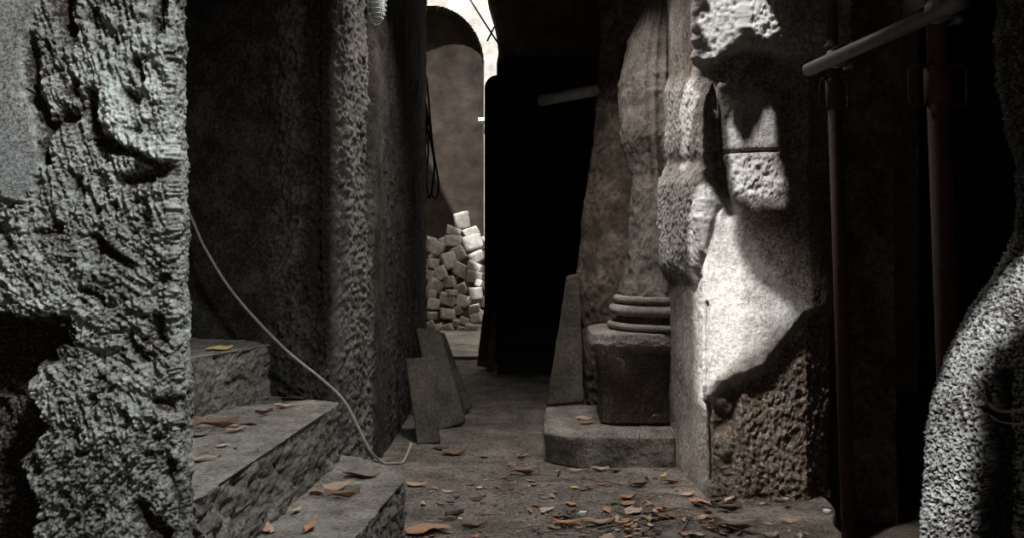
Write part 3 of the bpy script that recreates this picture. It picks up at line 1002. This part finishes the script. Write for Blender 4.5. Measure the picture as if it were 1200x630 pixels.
def bevel(o, w=.004):
    md = o.modifiers.new('bev', 'BEVEL'); md.width = w; md.segments = 2


bevel(link('box_body', boxmesh('b', .0, 0, 0, .035, .03, .045), M['redbrown'], jb))
tube('conduit', [(.0, .0, .02), (.0, .0, .3)], .007, M['redbrown'], jb, 8)
tube('conduit', [(.012, .0, .0), (.035, -.01, .0), (.055, -.02, .02)], .006, M['redbrown'], jb, 8)
tag(jb, 'small reddish junction box on the wall left of the caged lamp', 'junction box')

wb = empty('wall_lamp', at(566, 141, 12.9))
wb.scale = (1.45, 1.45, 1.45)
bevel(link('lamp_body', boxmesh('b', .0, 0, .008, .088, .06, .038), M['white'], wb))
bevel(link('lamp_socket', boxmesh('b', .008, .0, -.022, .055, .04, .022), mat_simple('green_grey_plastic', (.12, .16, .15), .6), wb))
tube('lamp_arm', [(.03, .0, .0), (.05, .10, .0)], .012, M['white'], wb, 8)
tag(wb, 'small white lamp box on the court wall beside the niche', 'wall lamp')

# long cable over the steps
def yn(px):
    return 4.0
cab = spline([at(60, 40, 4.62), at(150, 140, 4.42), at(214, 236, 4.24), at(240, 290, 4.12), at(275, 345, 4.05), at(330, 405, 3.95), at(378, 445, 3.85), at(402, 468, 3.80),
              at(418, 497, 3.78), at(434, 528, 3.76), (lambda p: (p[0], p[1], p[2] + .012))(on(448, 545, .267)), (lambda p: (p[0], p[1], p[2] + .015))(on(462, 547, .255)),
              at(473, 540, 4.2), at(482, 519, 4.5)], 10)
o = tube('cable', cab, .0062, M['cable'], None, 8)
tag(o, 'pale grey cable hanging down the recess wall and over the steps', 'cable')
# overhead cables
o = tube('cable', [at(545, -10, 9.6), at(560, 14, 9.4), at(578, 42, 9.1), at(596, 68, 8.7)], .0085, M['blackcable'], None, 6)
tag(o, 'thin black cable slanting across the bright arch towards the door', 'cable')
o = tube('cable', spline([at(579, 32, 9.0), at(575, 40, 8.95), at(571, 48, 8.95)], 6), .009, M['blackcable'], None, 6)
tag(o, 'short knotted cable end crossing the slanting black cable', 'cable')
for k, (pts, lab) in enumerate([
        ([(499, 120), (505, 160), (509, 200), (503, 232), (500, 205), (502, 175), (500, 130)], 'black cable loop hanging at the passage wall end, narrower one'),
        ([(500, 90), (507, 170), (514, 215), (511, 231), (506, 225), (509, 190), (501, 150)], 'black cable loop hanging at the passage wall end, wider one')]):
    o = tube('hanging_cable', spline([at(x, y, 8.5 - .02 * k) for x, y in pts], 8), .009, M['blackcable'], None, 6)
    tag(o, lab, 'cable', 'cable loops at the passage wall end')

# wire ring round the right rock
w1 = spline([at(1160, 474, 2.00), at(1168, 480, 1.98), at(1182, 482, 1.97), at(1200, 479, 1.97), at(1222, 476, 2.0)], 8)
w2 = spline([at(1161, 487, 2.0), at(1170, 493, 1.98), at(1185, 496, 1.97), at(1200, 496, 1.97), at(1222, 492, 2.0)], 8)
for w, r, lab in ((w1, .0035, 'thick grey wire tied round the bright rock pier, upper strand'), (w2, .0022, 'thin grey wire tied round the bright rock pier, lower strand')):
    o = tube('tie_wire', w, r, M['galv'], None, 8)
    tag(o, lab, 'wire', 'wires tied round the right rock pier')

# ------------------------------------------------------------------ pile of cut blocks
def block_mesh(i):
    n = 7
    V, Fc, idx = [], [], {}
    r = np.random.RandomState(100 + i)
    def vid(p):
        k = tuple(np.round(p, 4))
        if k not in idx:
            idx[k] = len(V); V.append(p)
        return idx[k]
    lin = np.linspace(-1, 1, n)
    for ax in range(3):
        for s in (-1, 1):
            for a in range(n - 1):
                for b_ in range(n - 1):
                    q = []
                    for (u, v) in ((a, b_), (a + 1, b_), (a + 1, b_ + 1), (a, b_ + 1)):
                        p = np.zeros(3); p[ax] = s; p[(ax + 1) % 3] = lin[u]; p[(ax + 2) % 3] = lin[v]
                        q.append(vid(p))
                    Fc.append(tuple(q) if s > 0 else tuple(q[::-1]))
    V = np.array(V)
    rad = np.linalg.norm(V, axis=1)[:, None]
    V = V * (1 - .10 * (np.maximum(0, rad - 1.25)))
    sh = r.uniform(-.14, .14, (3, 3)); np.fill_diagonal(sh, 0)
    V = V @ (np.eye(3) + sh)
    V = V + .10 * fbm(V + i * 3.1, 1.1, 3, i)[:, None] * V + .03 * fbm(V + i, 4, 2, i)[:, None] * V
    me = mesh_np('stone_block', V * .5, (Fc, []), False, np.clip(.6 + .5 * fbm(V, 2, 3, i), 0, 1))
    me.materials.append(M['block'])
    return me


BM = [block_mesh(i) for i in range(9)]
BL = [(170, 92, 56, 60), (138, 135, 56, 32), (205, 137, 58, 32), (135, 172, 64, 42), (212, 182, 80, 52), (72, 200, 56, 52), (160, 225, 50, 50), (222, 235, 60, 36),
      (118, 248, 56, 62), (57, 262, 42, 38), (165, 285, 52, 48), (220, 275, 56, 36), (50, 305, 40, 40), (90, 298, 46, 52), (215, 312, 60, 44), (68, 345, 55, 50), (123, 335, 50, 42),
      (165, 360, 50, 40), (238, 338, 28, 26), (222, 375, 55, 47), (48, 378, 32, 36), (130, 373, 40, 22), (118, 400, 62, 42), (175, 405, 50, 46), (62, 418, 46, 42), (158, 440, 34, 32),
      (217, 440, 44, 38), (113, 455, 55, 40), (55, 460, 36, 28), (145, 487, 28, 26), (178, 483, 30, 30), (226, 473, 42, 36), (78, 512, 44, 32), (48, 500, 34, 32), (212, 512, 54, 34), (115, 510, 40, 30), (168, 515, 36, 26)]
ordn = ['first', 'second', 'third', 'fourth', 'fifth', 'sixth', 'seventh', 'eighth', 'ninth', 'tenth', 'eleventh', 'twelfth']
items = sorted([(y, x, w, h) for x, y, w, h in BL])
rowsB = []
for it in items:
    if rowsB and it[0] - rowsB[-1][0][0] < 34: rowsB[-1].append(it)
    else: rowsB.append([it])
r = np.random.RandomState(5)
kb = 0
for ri, row in enumerate(rowsB):
    row.sort(key=lambda t: t[1])
    for ci, (y, x, w, h) in enumerate(row):
        px, py = 490 + x / 3.31, 230 + y / 3.31
        Y = 12.0 + .75 * (395 - py) / 150 + r.uniform(-.03, .03)
        c = at(px, py, Y)
        W, H = w / 3.31 * Y / F * 1.0, h / 3.31 * Y / F * 1.04
        o = bpy.data.objects.new('stone_block', BM[kb % 9]); COL.objects.link(o)
        o.location = c; o.scale = (W, .14, H); o.rotation_euler = (r.uniform(-.25, .25), r.uniform(-.45, .45), r.uniform(-.5, .5))
        place = 'top' if ri == 0 else 'bottom' if ri == len(rowsB) - 1 else '%s' % ordn[ri]
        lab = 'pale tuff block in the %s row down the pile' % place if place != 'bottom' else 'pale tuff block in the bottom row of the pile'
        if ri == 0: lab = 'pale tuff block crowning the pile'
        if len(row) > 1:
            lab += ', ' + ('leftmost' if ci == 0 else 'rightmost' if ci == len(row) - 1 else ordn[ci] + ' from the left')
        tag(o, lab, 'stone block', 'tuff blocks at the front of the pile')
        kb += 1
for k in range(35):
    px = 503 + 16 * (k % 5) + 7 * ((k // 5) % 2) + r.uniform(-2, 2); t = (k // 5) / 7
    py = 386 - t * 118
    Y = 12.22 + .75 * (395 - py) / 150 + r.uniform(-.02, .05)
    o = bpy.data.objects.new('stone_block', BM[k % 9]); COL.objects.link(o)
    o.location = at(px, py, Y); s = r.uniform(.14, .17)
    o.scale = (s, .18, s * .9); o.rotation_euler = tuple(r.uniform(-.6, .6, 3))
    tag(o, 'shaded tuff block showing in a gap behind the front blocks of the pile', 'stone block', 'tuff blocks deeper in the pile')

# ------------------------------------------------------------------ leaves
def leaf_mesh(i, L=1.0, curl=.5, wid=.42, fold=.3, wav=.06):
    nu, nv = 14, 6
    r_ = np.random.RandomState(i)
    P = []
    for a in range(nu + 1):
        t = a / nu
        w = wid * (math.sin(math.pi * t ** .85) ** .8) * .5 + .004
        for b_ in range(-nv // 2, nv // 2 + 1):
            s = b_ / (nv / 2)
            y = s * w
            x = t - .5
            z = fold * abs(y) + curl * ((x * 1.25) ** 2) * (.6 + .4 * s) + wav * math.sin(7 * x + 3 * s + i)
            z += .22 * curl * s * s * w
            P.append((x, y, z))
    P = np.array(P)
    P[:, 2] += .09 * fbm(P + i * 2.3, 2.2, 3, i)
    P[:, 1] += .06 * np.sin(3 * P[:, 0] + i)
    P[:, 1] *= 1 + .18 * np.sin(11 * P[:, 0] + i)
    # roll the tips over
    P[:, 2] -= P[:, 2].min()
    n2 = nv // 2 * 2 + 1
    fs = grid_faces(nu + 1, n2, False)
    V2 = P - np.array([0, 0, .012])
    W = len(P)
    side = []
    for a in range(nu):
        q = a * n2
        side.append((q, q + n2, q + n2 + W, q + W)); q += n2 - 1
        side.append((q, q + W, q + n2 + W, q + n2))
    me = mesh_np('leaf', np.concatenate([P, V2]), (np.concatenate([fs, fs[:, ::-1] + W, np.array(side)]), []), True)
    return me


LM = {}
def leaf_data(i, kind):
    if (i, kind) not in LM:
        me = leaf_mesh(i, 1, [.12, .42, .25, .62, .05][i % 5], [.45, .36, .5, .32, .55][i % 5], [.2, .6, -.3, .9, .1][i % 5], .025)
        me.materials.append(ML[kind]); LM[(i, kind)] = me
    return LM[(i, kind)]


stem_me = tube_mesh('stem', spline([(0, 0, 0), (-.12, .01, .02), (-.25, .05, .03)], 5), .012, 5)
stem_me.materials.append(M['twig'])


def leaf(px, py, wpx, kind, label, h=0.0, i=None, rot=None, group=None, tilt=0.0, stem=True, flatz=1.0):
    x, y, z = on(px, py, h)
    if h == 0.0: z = fz(x, y)
    i = random.randrange(10) if i is None else i
    size = wpx * y / F * .86
    o = bpy.data.objects.new('fallen_leaf', leaf_data(i, kind)); COL.objects.link(o)
    o.location = (x, y, z + .006)
    o.scale = (size, size, size * flatz)
    o.rotation_euler = (random.uniform(-.15, .15) + tilt, random.uniform(-.12, .12), rot if rot is not None else random.uniform(0, 6.28))
    tag(o, label, 'leaf', group)
    if stem:
        s = bpy.data.objects.new('stem', stem_me); COL.objects.link(s); s.parent = o
        s.location = (-.49, 0, .06 + .02)
    return o


S1, S2, S3 = .267, .517, .75
leaf(257, 411, 36, 'yellow', 'yellow-brown leaf alone on the highest step', S3, 0, .1, tilt=.1)
leaf(240, 539, 32, 'tan', 'tan oval leaf nearest the pier on the middle step', S2, 4, .1)
leaf(254, 503, 58, 'brown', 'long dark rolled leaf on the middle step beside the pier', S2, 3, .3)
leaf(236, 511, 30, 'grey', 'dull brown leaf behind the tan one on the middle step', S2, 2, 1.0)
leaf(276, 507, 26, 'tan', 'reddish curled leaf at the tip of the long dark one', S2, 1, .7)
leaf(290, 497, 30, 'grey', 'grey flat leaf at the centre of the middle step', S2, 0, 2.6)
leaf(334, 479, 30, 'tan', 'curled pinkish leaf near the back end of the middle step', S2, 1, .5)
leaf(345, 469, 36, 'dark', 'dark leaf against the wall at the back of the middle step', S2, 0, .1)
leaf(310, 487, 30, 'brown', 'brown leaf sliver between centre and back of the middle step', S2, 3, 2.9)
leaf(262, 524, 20, 'pale', 'small pale leaf beyond the tan oval one on the middle step', S2, 4, .6)
leaf(397, 572, 42, 'tan', 'broad tan leaf at the centre of the lowest step', S1, 2, .2)
leaf(372, 580, 34, 'orange', 'orange-brown curled leaf left of the broad one on the lowest step', S1, 1, 2.2)
leaf(402, 585, 48, 'brown', 'brown strip-like leaf in front of the broad one on the lowest step', S1, 3, .15)
leaf(348, 601, 24, 'pale', 'pale crumpled leaf on the lowest step against the riser', S1, 1, 1.2)
leaf(424, 558, 52, 'grey', 'long grey-brown flat leaf at the back of the lowest step', S1, 0, -.15)
leaf(316, 623, 34, 'tan', 'tan leaf lowest on the lowest step, by the riser', S1, 2, 1.9)
leaf(364, 621, 36, 'orange', 'orange leaf standing curled at the front of the lowest step', S1, 1, 1.3)
leaf(419, 571, 18, 'green', 'small green leaf on the lowest step', S1, 4, .5)
leaf(449, 541, 26, 'grey', 'grey crumpled leaf where the cable meets the lowest step', S1, 2, .4)
leaf(488, 572, 30, 'tan', 'tan curled leaf on the earth beside the lowest step', 0, 2, -.2)
leaf(500, 622, 62, 'orange', 'large orange-brown leaf on the earth at the lowest step corner', 0, 4, .35)
leaf(532, 607, 34, 'dark', 'dark curled leaf touching the large orange-brown one', 0, 3, .9)
leaf(556, 619, 36, 'brown', 'reddish brown leaf in front, right of the large orange one', 0, 1, .2)
leaf(562, 574, 15, 'yellow', 'small yellow leaf on bare earth ahead of the leaning slabs', 0, 4, 1.2)
leaf(561, 588, 22, 'dark', 'small black leaf just in front of the yellow one', 0, 2, .3)
leaf(532, 533, 34, 'brown', 'brown leaf at the foot of the short leaning slab', 0, 1, -.2)
leaf(516, 527, 24, 'dark', 'dark leaf touching the foot of the short leaning slab', 0, 0, .2)
leaf(613, 556, 36, 'brown', 'dark brown rolled leaf left of the column slab', 0, 3, .1)
leaf(612, 535, 18, 'tan', 'small tan leaf behind the rolled one left of the column slab', 0, 1, .5)
leaf(600, 545, 18, 'grey', 'small grey-brown leaf left of the column slab', 0, 2, .9)
leaf(621, 602, 18, 'orange', 'small orange leaf upright on open earth', 0, 1, 1.5)
leaf(641, 601, 22, 'pale', 'pale crumpled scrap of leaf on open earth', 0, 2, .3)
leaf(668, 594, 20, 'orange', 'round orange leaf on open earth ahead of the slab', 0, 4, 2.4)
leaf(674, 551, 18, 'orange', 'orange leaf against the left front of the column slab', 0, 2, .2)
leaf(703, 552, 26, 'tan', 'tan leaf against the front of the column slab', 0, 1, .1)
leaf(720, 553, 18, 'dark', 'dark leaf against the front of the column slab', 0, 0, .1)
leaf(674, 574, 14, 'yellow', 'yellow-green leaf on open earth ahead of the slab', 0, 4, .2)
leaf(735, 585, 24, 'orange', 'orange-brown leaf left of the looped root', 0, 1, .3)
leaf(720, 592, 18, 'green', 'pale green scrap left of the looped root', 0, 0, .5)
leaf(749, 569, 30, 'brown', 'brown leaf midway between slab and looped root', 0, 3, .4)
leaf(778, 558, 16, 'yellow', 'yellow leaf at the foot of the big pier, behind the dark one', 0, 2, 1.0)
leaf(786, 566, 24, 'brown', 'dark curled leaf at the foot of the big pier', 0, 3, .1)
leaf(806, 581, 22, 'tan', 'pale tan leaf beside the corner of the big pier', 0, 2, .4)
leaf(819, 590, 30, 'orange', 'bright orange leaf at the corner of the big pier', 0, 4, -.2)
leaf(761, 610, 20, 'yellow', 'yellow leaf inside the looped root', 0, 1, 1.4)
leaf(782, 606, 34, 'brown', 'brown leaf inside the looped root', 0, 2, .5)
leaf(770, 622, 20, 'dark', 'dark leaf at the near side of the looped root', 0, 0, .5)
leaf(664, 617, 40, 'orange', 'long orange-brown leaf in the front litter', 0, 3, .1)
leaf(700, 615, 40, 'tan', 'tan curled leaf in the front litter', 0, 1, .2)
leaf(722, 610, 20, 'pale', 'pale curled leaf in the front litter', 0, 2, 1.2)
leaf(682, 604, 16, 'pale', 'whitish leaf scrap in front of the round orange leaf', 0, 0, .4)
leaf(852, 600, 40, 'dark', 'dark twisted leaf on the paving by the big pier', 0, 3, .1)
leaf(862, 622, 56, 'grey', 'large grey rolled leaf on the paving, nearest', 0, 3, -.1)
leaf(855, 589, 26, 'pale', 'pale pointed leaf curled against the big pier', 0, 3, .9)
leaf(918, 588, 30, 'pale', 'pale sliver of leaf on the paving near the thinner prop', 0, 3, 2.7)
leaf(924, 614, 26, 'tan', 'pink-tan leaf on the paving near the thinner prop', 0, 1, .1)
leaf(905, 628, 26, 'tan', 'tan leaf on the paving at the bottom edge of view', 0, 2, .4)
leaf(938, 628, 20, 'pale', 'pale triangular leaf on the paving at the bottom edge of view', 0, 1, 1.1)
leaf(684, 492, 24, 'tan', 'tan leaf lying on the column slab', .178, 0, .1)
leaf(688, 496, 24, 'brown', 'brown leaf lying on the column slab', .178, 2, .2)
kinds = ['brown', 'brown', 'tan', 'dark', 'dark', 'grey', 'orange', 'pale', 'grey']
for k in range(250):
    if k < 165:
        px, py = random.uniform(485, 950), 560 + 75 * random.random() ** .6
    elif k < 210:
        px, py = random.uniform(700, 850), random.uniform(590, 632)
    else:
        px, py = random.uniform(560, 800), random.uniform(535, 575)
    x, y, _ = on(px, py)
    if x > .80 and y > 4.25 or x > 1.3: continue
    if y > 4.85 and x > .12: continue
    if x < -.40: continue
    kd = random.choice(kinds)
    leaf(px, py, random.uniform(5, 17), kd, 'small %s leaf scrap in the litter on the earth floor' % kd, 0, None, None, 'small leaf scraps on the floor', stem=False, flatz=.8)
for k in range(34):
    px, py = random.uniform(640, 850), random.uniform(590, 632)
    leaf(px, py, random.uniform(16, 30), random.choice(['tan', 'brown', 'pale', 'orange', 'brown', 'dark', 'grey']), 'curled dead leaf in the thick litter before the big pier', 0, None, None, 'curled leaves in the front litter')
for k in range(16):
    px, py = random.uniform(240, 330), random.uniform(480, 540)
    x, y, _ = on(px, py, S2)
    if x > -.80: continue
    leaf(px, py, random.uniform(6, 14), 'grey', 'tiny dull leaf scrap on the middle step', S2, None, None, 'tiny leaf scraps on the middle step', stem=False, flatz=.7)

# ------------------------------------------------------------------ twigs and roots
def twig(pxs, r, label, lift=.006, h=None, mat='twig', group='thin twigs and roots on the floor'):
    pts = []
    for q in pxs:
        px, py = q[0], q[1]
        x, y, _ = on(px, py)
        dz = q[2] if len(q) > 2 else 0
        pts.append((x, y, fz(x, y) + lift + dz))
    sp = spline(pts, 7)
    n = len(sp)
    o = tube('twig', sp, [r * (1 - .6 * k / n) for k in range(n)], M[mat], None, 6)
    tag(o, label, 'twig', group)


twig([(753, 606), (752, 592), (768, 582), (795, 580), (818, 592)], .0035, 'thick root looping beside the corner of the big pier')
twig([(800, 622), (806, 606), (792, 596), (770, 598)], .003, 'curved root closing the loop in front of the big pier')
twig([(752, 602), (775, 600), (800, 597), (830, 603)], .006, 'pale stout twig lying across the looped root')
twig([(600, 560), (625, 556), (660, 562), (695, 576), (730, 580)], .003, 'long root snaking from the slab corner to the floor centre')
twig([(690, 562), (720, 566), (760, 578), (790, 578)], .003, 'thin root running parallel to the slab front')
twig([(700, 620), (740, 612), (770, 616), (800, 612)], .004, 'twig lying across the front litter')
twig([(640, 625), (680, 621), (720, 626)], .003, 'thin twig at the bottom of the front litter')
twig([(600, 604), (622, 600), (655, 604)], .0015, 'hair-thin twig on open earth at the floor centre')
twig([(720, 600), (740, 606), (760, 612), (800, 618), (830, 622)], .003, 'twig slanting towards the big pier')
twig([(560, 566), (590, 562), (612, 566)], .0015, 'hair-thin twig behind the yellow leaf')
twig([(896, 590), (902, 600), (905, 612)], .002, 'short curved twig on the paving')
twig([(760, 548), (775, 552), (790, 549)], .003, 'short twig under the right end of the column slab')
for k in range(44):
    px, py = random.uniform(500, 860), random.uniform(560, 630)
    if px > 800 and py < 600: continue
    a_ = random.uniform(-.5, .5); l_ = random.uniform(12, 45)
    twig([(px, py), (px + l_ * .5, py + a_ * 6 + random.uniform(-2, 2)), (px + l_, py + a_ * 12)], random.uniform(.0012, .0025), 'short dry twig in the litter on the earth floor', group='short dry twigs in the litter')
# stalks standing in front of the slab
for pl_, lab in (([(752, 556, 0), (749, 552, .06), (750, 552, .20), (753, 552, .33)], 'thin dry stalk standing against the column slab front'),
                 ([(632, 556, 0), (630, 556, .06), (630, 556, .17)], 'thin dry stalk standing left of the column slab'),
                 ([(782, 552, 0), (790, 552, .10), (787, 553, .20), (768, 556, .30), (752, 558, .22)], 'bent dry stalk arching over the right end of the column slab')):
    twig(pl_, .002, lab)


def pebble(px, py, s, label, mat='pebble', h=0.0, sq=.6, group=None):
    x, y, z = on(px, py, h)
    if h == 0: z = fz(x, y)
    o = bpy.data.objects.new('pebble', BM[random.randrange(9)].copy()); COL.objects.link(o)
    o.data.materials.clear(); o.data.materials.append(M[mat])
    o.scale = (s, s * .8, s * sq); o.location = (x, y, z + s * sq * .3); o.rotation_euler = (0, 0, random.uniform(0, 3))
    tag(o, label, 'stone', group)


pebble(765, 542, .11, 'rounded grey stone tucked under the right end of the column slab', sq=.4)
pebble(683, 604, .030, 'white pebble on the earth in front of the slab', 'white')
pebble(566, 592, .022, 'pale pebble beside the small black leaf', 'pebble')
pebble(634, 582, .02, 'pale pebble at the centre of the earth floor', 'pebble')
for k in range(150):
    px, py = random.uniform(480, 900), random.uniform(545, 632)
    x, y, _ = on(px, py)
    if x > .80 and y > 4.25 or x > 1.25 or x < -.4 or (y > 4.85 and x > .12): continue
    pebble(px, py, random.uniform(.006, .016), 'tiny grey pebble pressed in the earth floor', group='tiny pebbles on the floor')
# bottle cap
x, y, _ = on(969, 601)
cp = empty('bottle_cap', (x, y, fz(x, y) + .004))
tube('cap_rim', [(0, 0, 0), (0, 0, .012)], .016, M['white'], cp, 16)
tube('cap_ridge', [(.016 * math.cos(a), .016 * math.sin(a), .012) for a in [2 * math.pi * k / 16 for k in range(16)]], .002, M['white'], cp, 6, True)
tag(cp, 'small white bottle cap on the paving beside the thinner prop', 'bottle cap')

# ------------------------------------------------------------------ light
def area(name, loc, target, sx, sy, power, col):
    l = bpy.data.lights.new(name, 'AREA'); l.shape = 'RECTANGLE'; l.size = sx; l.size_y = sy
    l.energy = power; l.color = col
    o = bpy.data.objects.new(name, l); COL.objects.link(o)
    o.location = loc
    d = Vector(target) - Vector(loc)
    o.rotation_euler = d.to_track_quat('-Z', 'Y').to_euler()
    return o


s = bpy.data.lights.new('sun', 'SUN'); s.energy = 8; s.angle = math.radians(.9); s.color = (.97, .98, 1)
so = bpy.data.objects.new('sun', s); COL.objects.link(so)
so.rotation_euler = Vector(SUN).to_track_quat('-Z', 'Y').to_euler()
a1 = area('left_pier_key', (.20, .95, 3.02), (-1.2, 2.3, 1.0), .25, .25, 33, (.93, .99, 1.0))  # added lamp below the vault, raking the left pier like overhead daylight
a1.data.spread = math.radians(84)
a2 = area('passage_fill', (.02, 4.70, 3.02), (-.05, 4.4, 0), .4, .4, 25, (1, .97, .93))  # added lamp brightening the floor and steps, hung below the vault
a2.data.spread = math.radians(125)
a4 = area('pier_fill', (-.15, 3.1, 3.02), (1.25, 4.35, .25), .18, .18, 3.2, (1, .95, .88))  # added lamp to bring out the lower front of the big pier
a4.data.spread = math.radians(25)
a3 = area('column_fill', (.42, 4.95, 3.02), (.66, 5.2, .6), .2, .2, 3.5, (1, .98, .95))  # added lamp over the column and pedestal; no crevice is built here
a3.data.spread = math.radians(70)
area('court_daylight', (-.2, 11.4, 6.4), (-.4, 12.5, 1.0), 1.6, 1.0, 95, (1, .98, .95))

w = bpy.data.worlds.new('World'); SC.world = w; w.use_nodes = True
w.node_tree.nodes['Background'].inputs[0].default_value = (1, .90, .80, 1)
w.node_tree.nodes['Background'].inputs[1].default_value = .21

# ------------------------------------------------------------------ camera
cam = bpy.data.cameras.new('camera'); co = bpy.data.objects.new('camera', cam); COL.objects.link(co)
co.location = (0, 0, CAMZ); co.rotation_euler = (math.pi / 2, 0, 0)
cam.sensor_width = 36; cam.lens = 36 * F / 1200
cam.shift_y = -(315 - HZ) / 1200
cam.clip_start = .05
SC.camera = co
SC.view_settings.view_transform = 'Standard'
SC.view_settings.look = 'None'
SC.view_settings.exposure = 0
SC.view_settings.gamma = 1
SC.view_settings.use_curve_mapping = False
SC.cycles.use_denoising = True
SC.cycles.filter_width = 1.0
SC.cycles.max_bounces = 6
SC.cycles.diffuse_bounces = 4
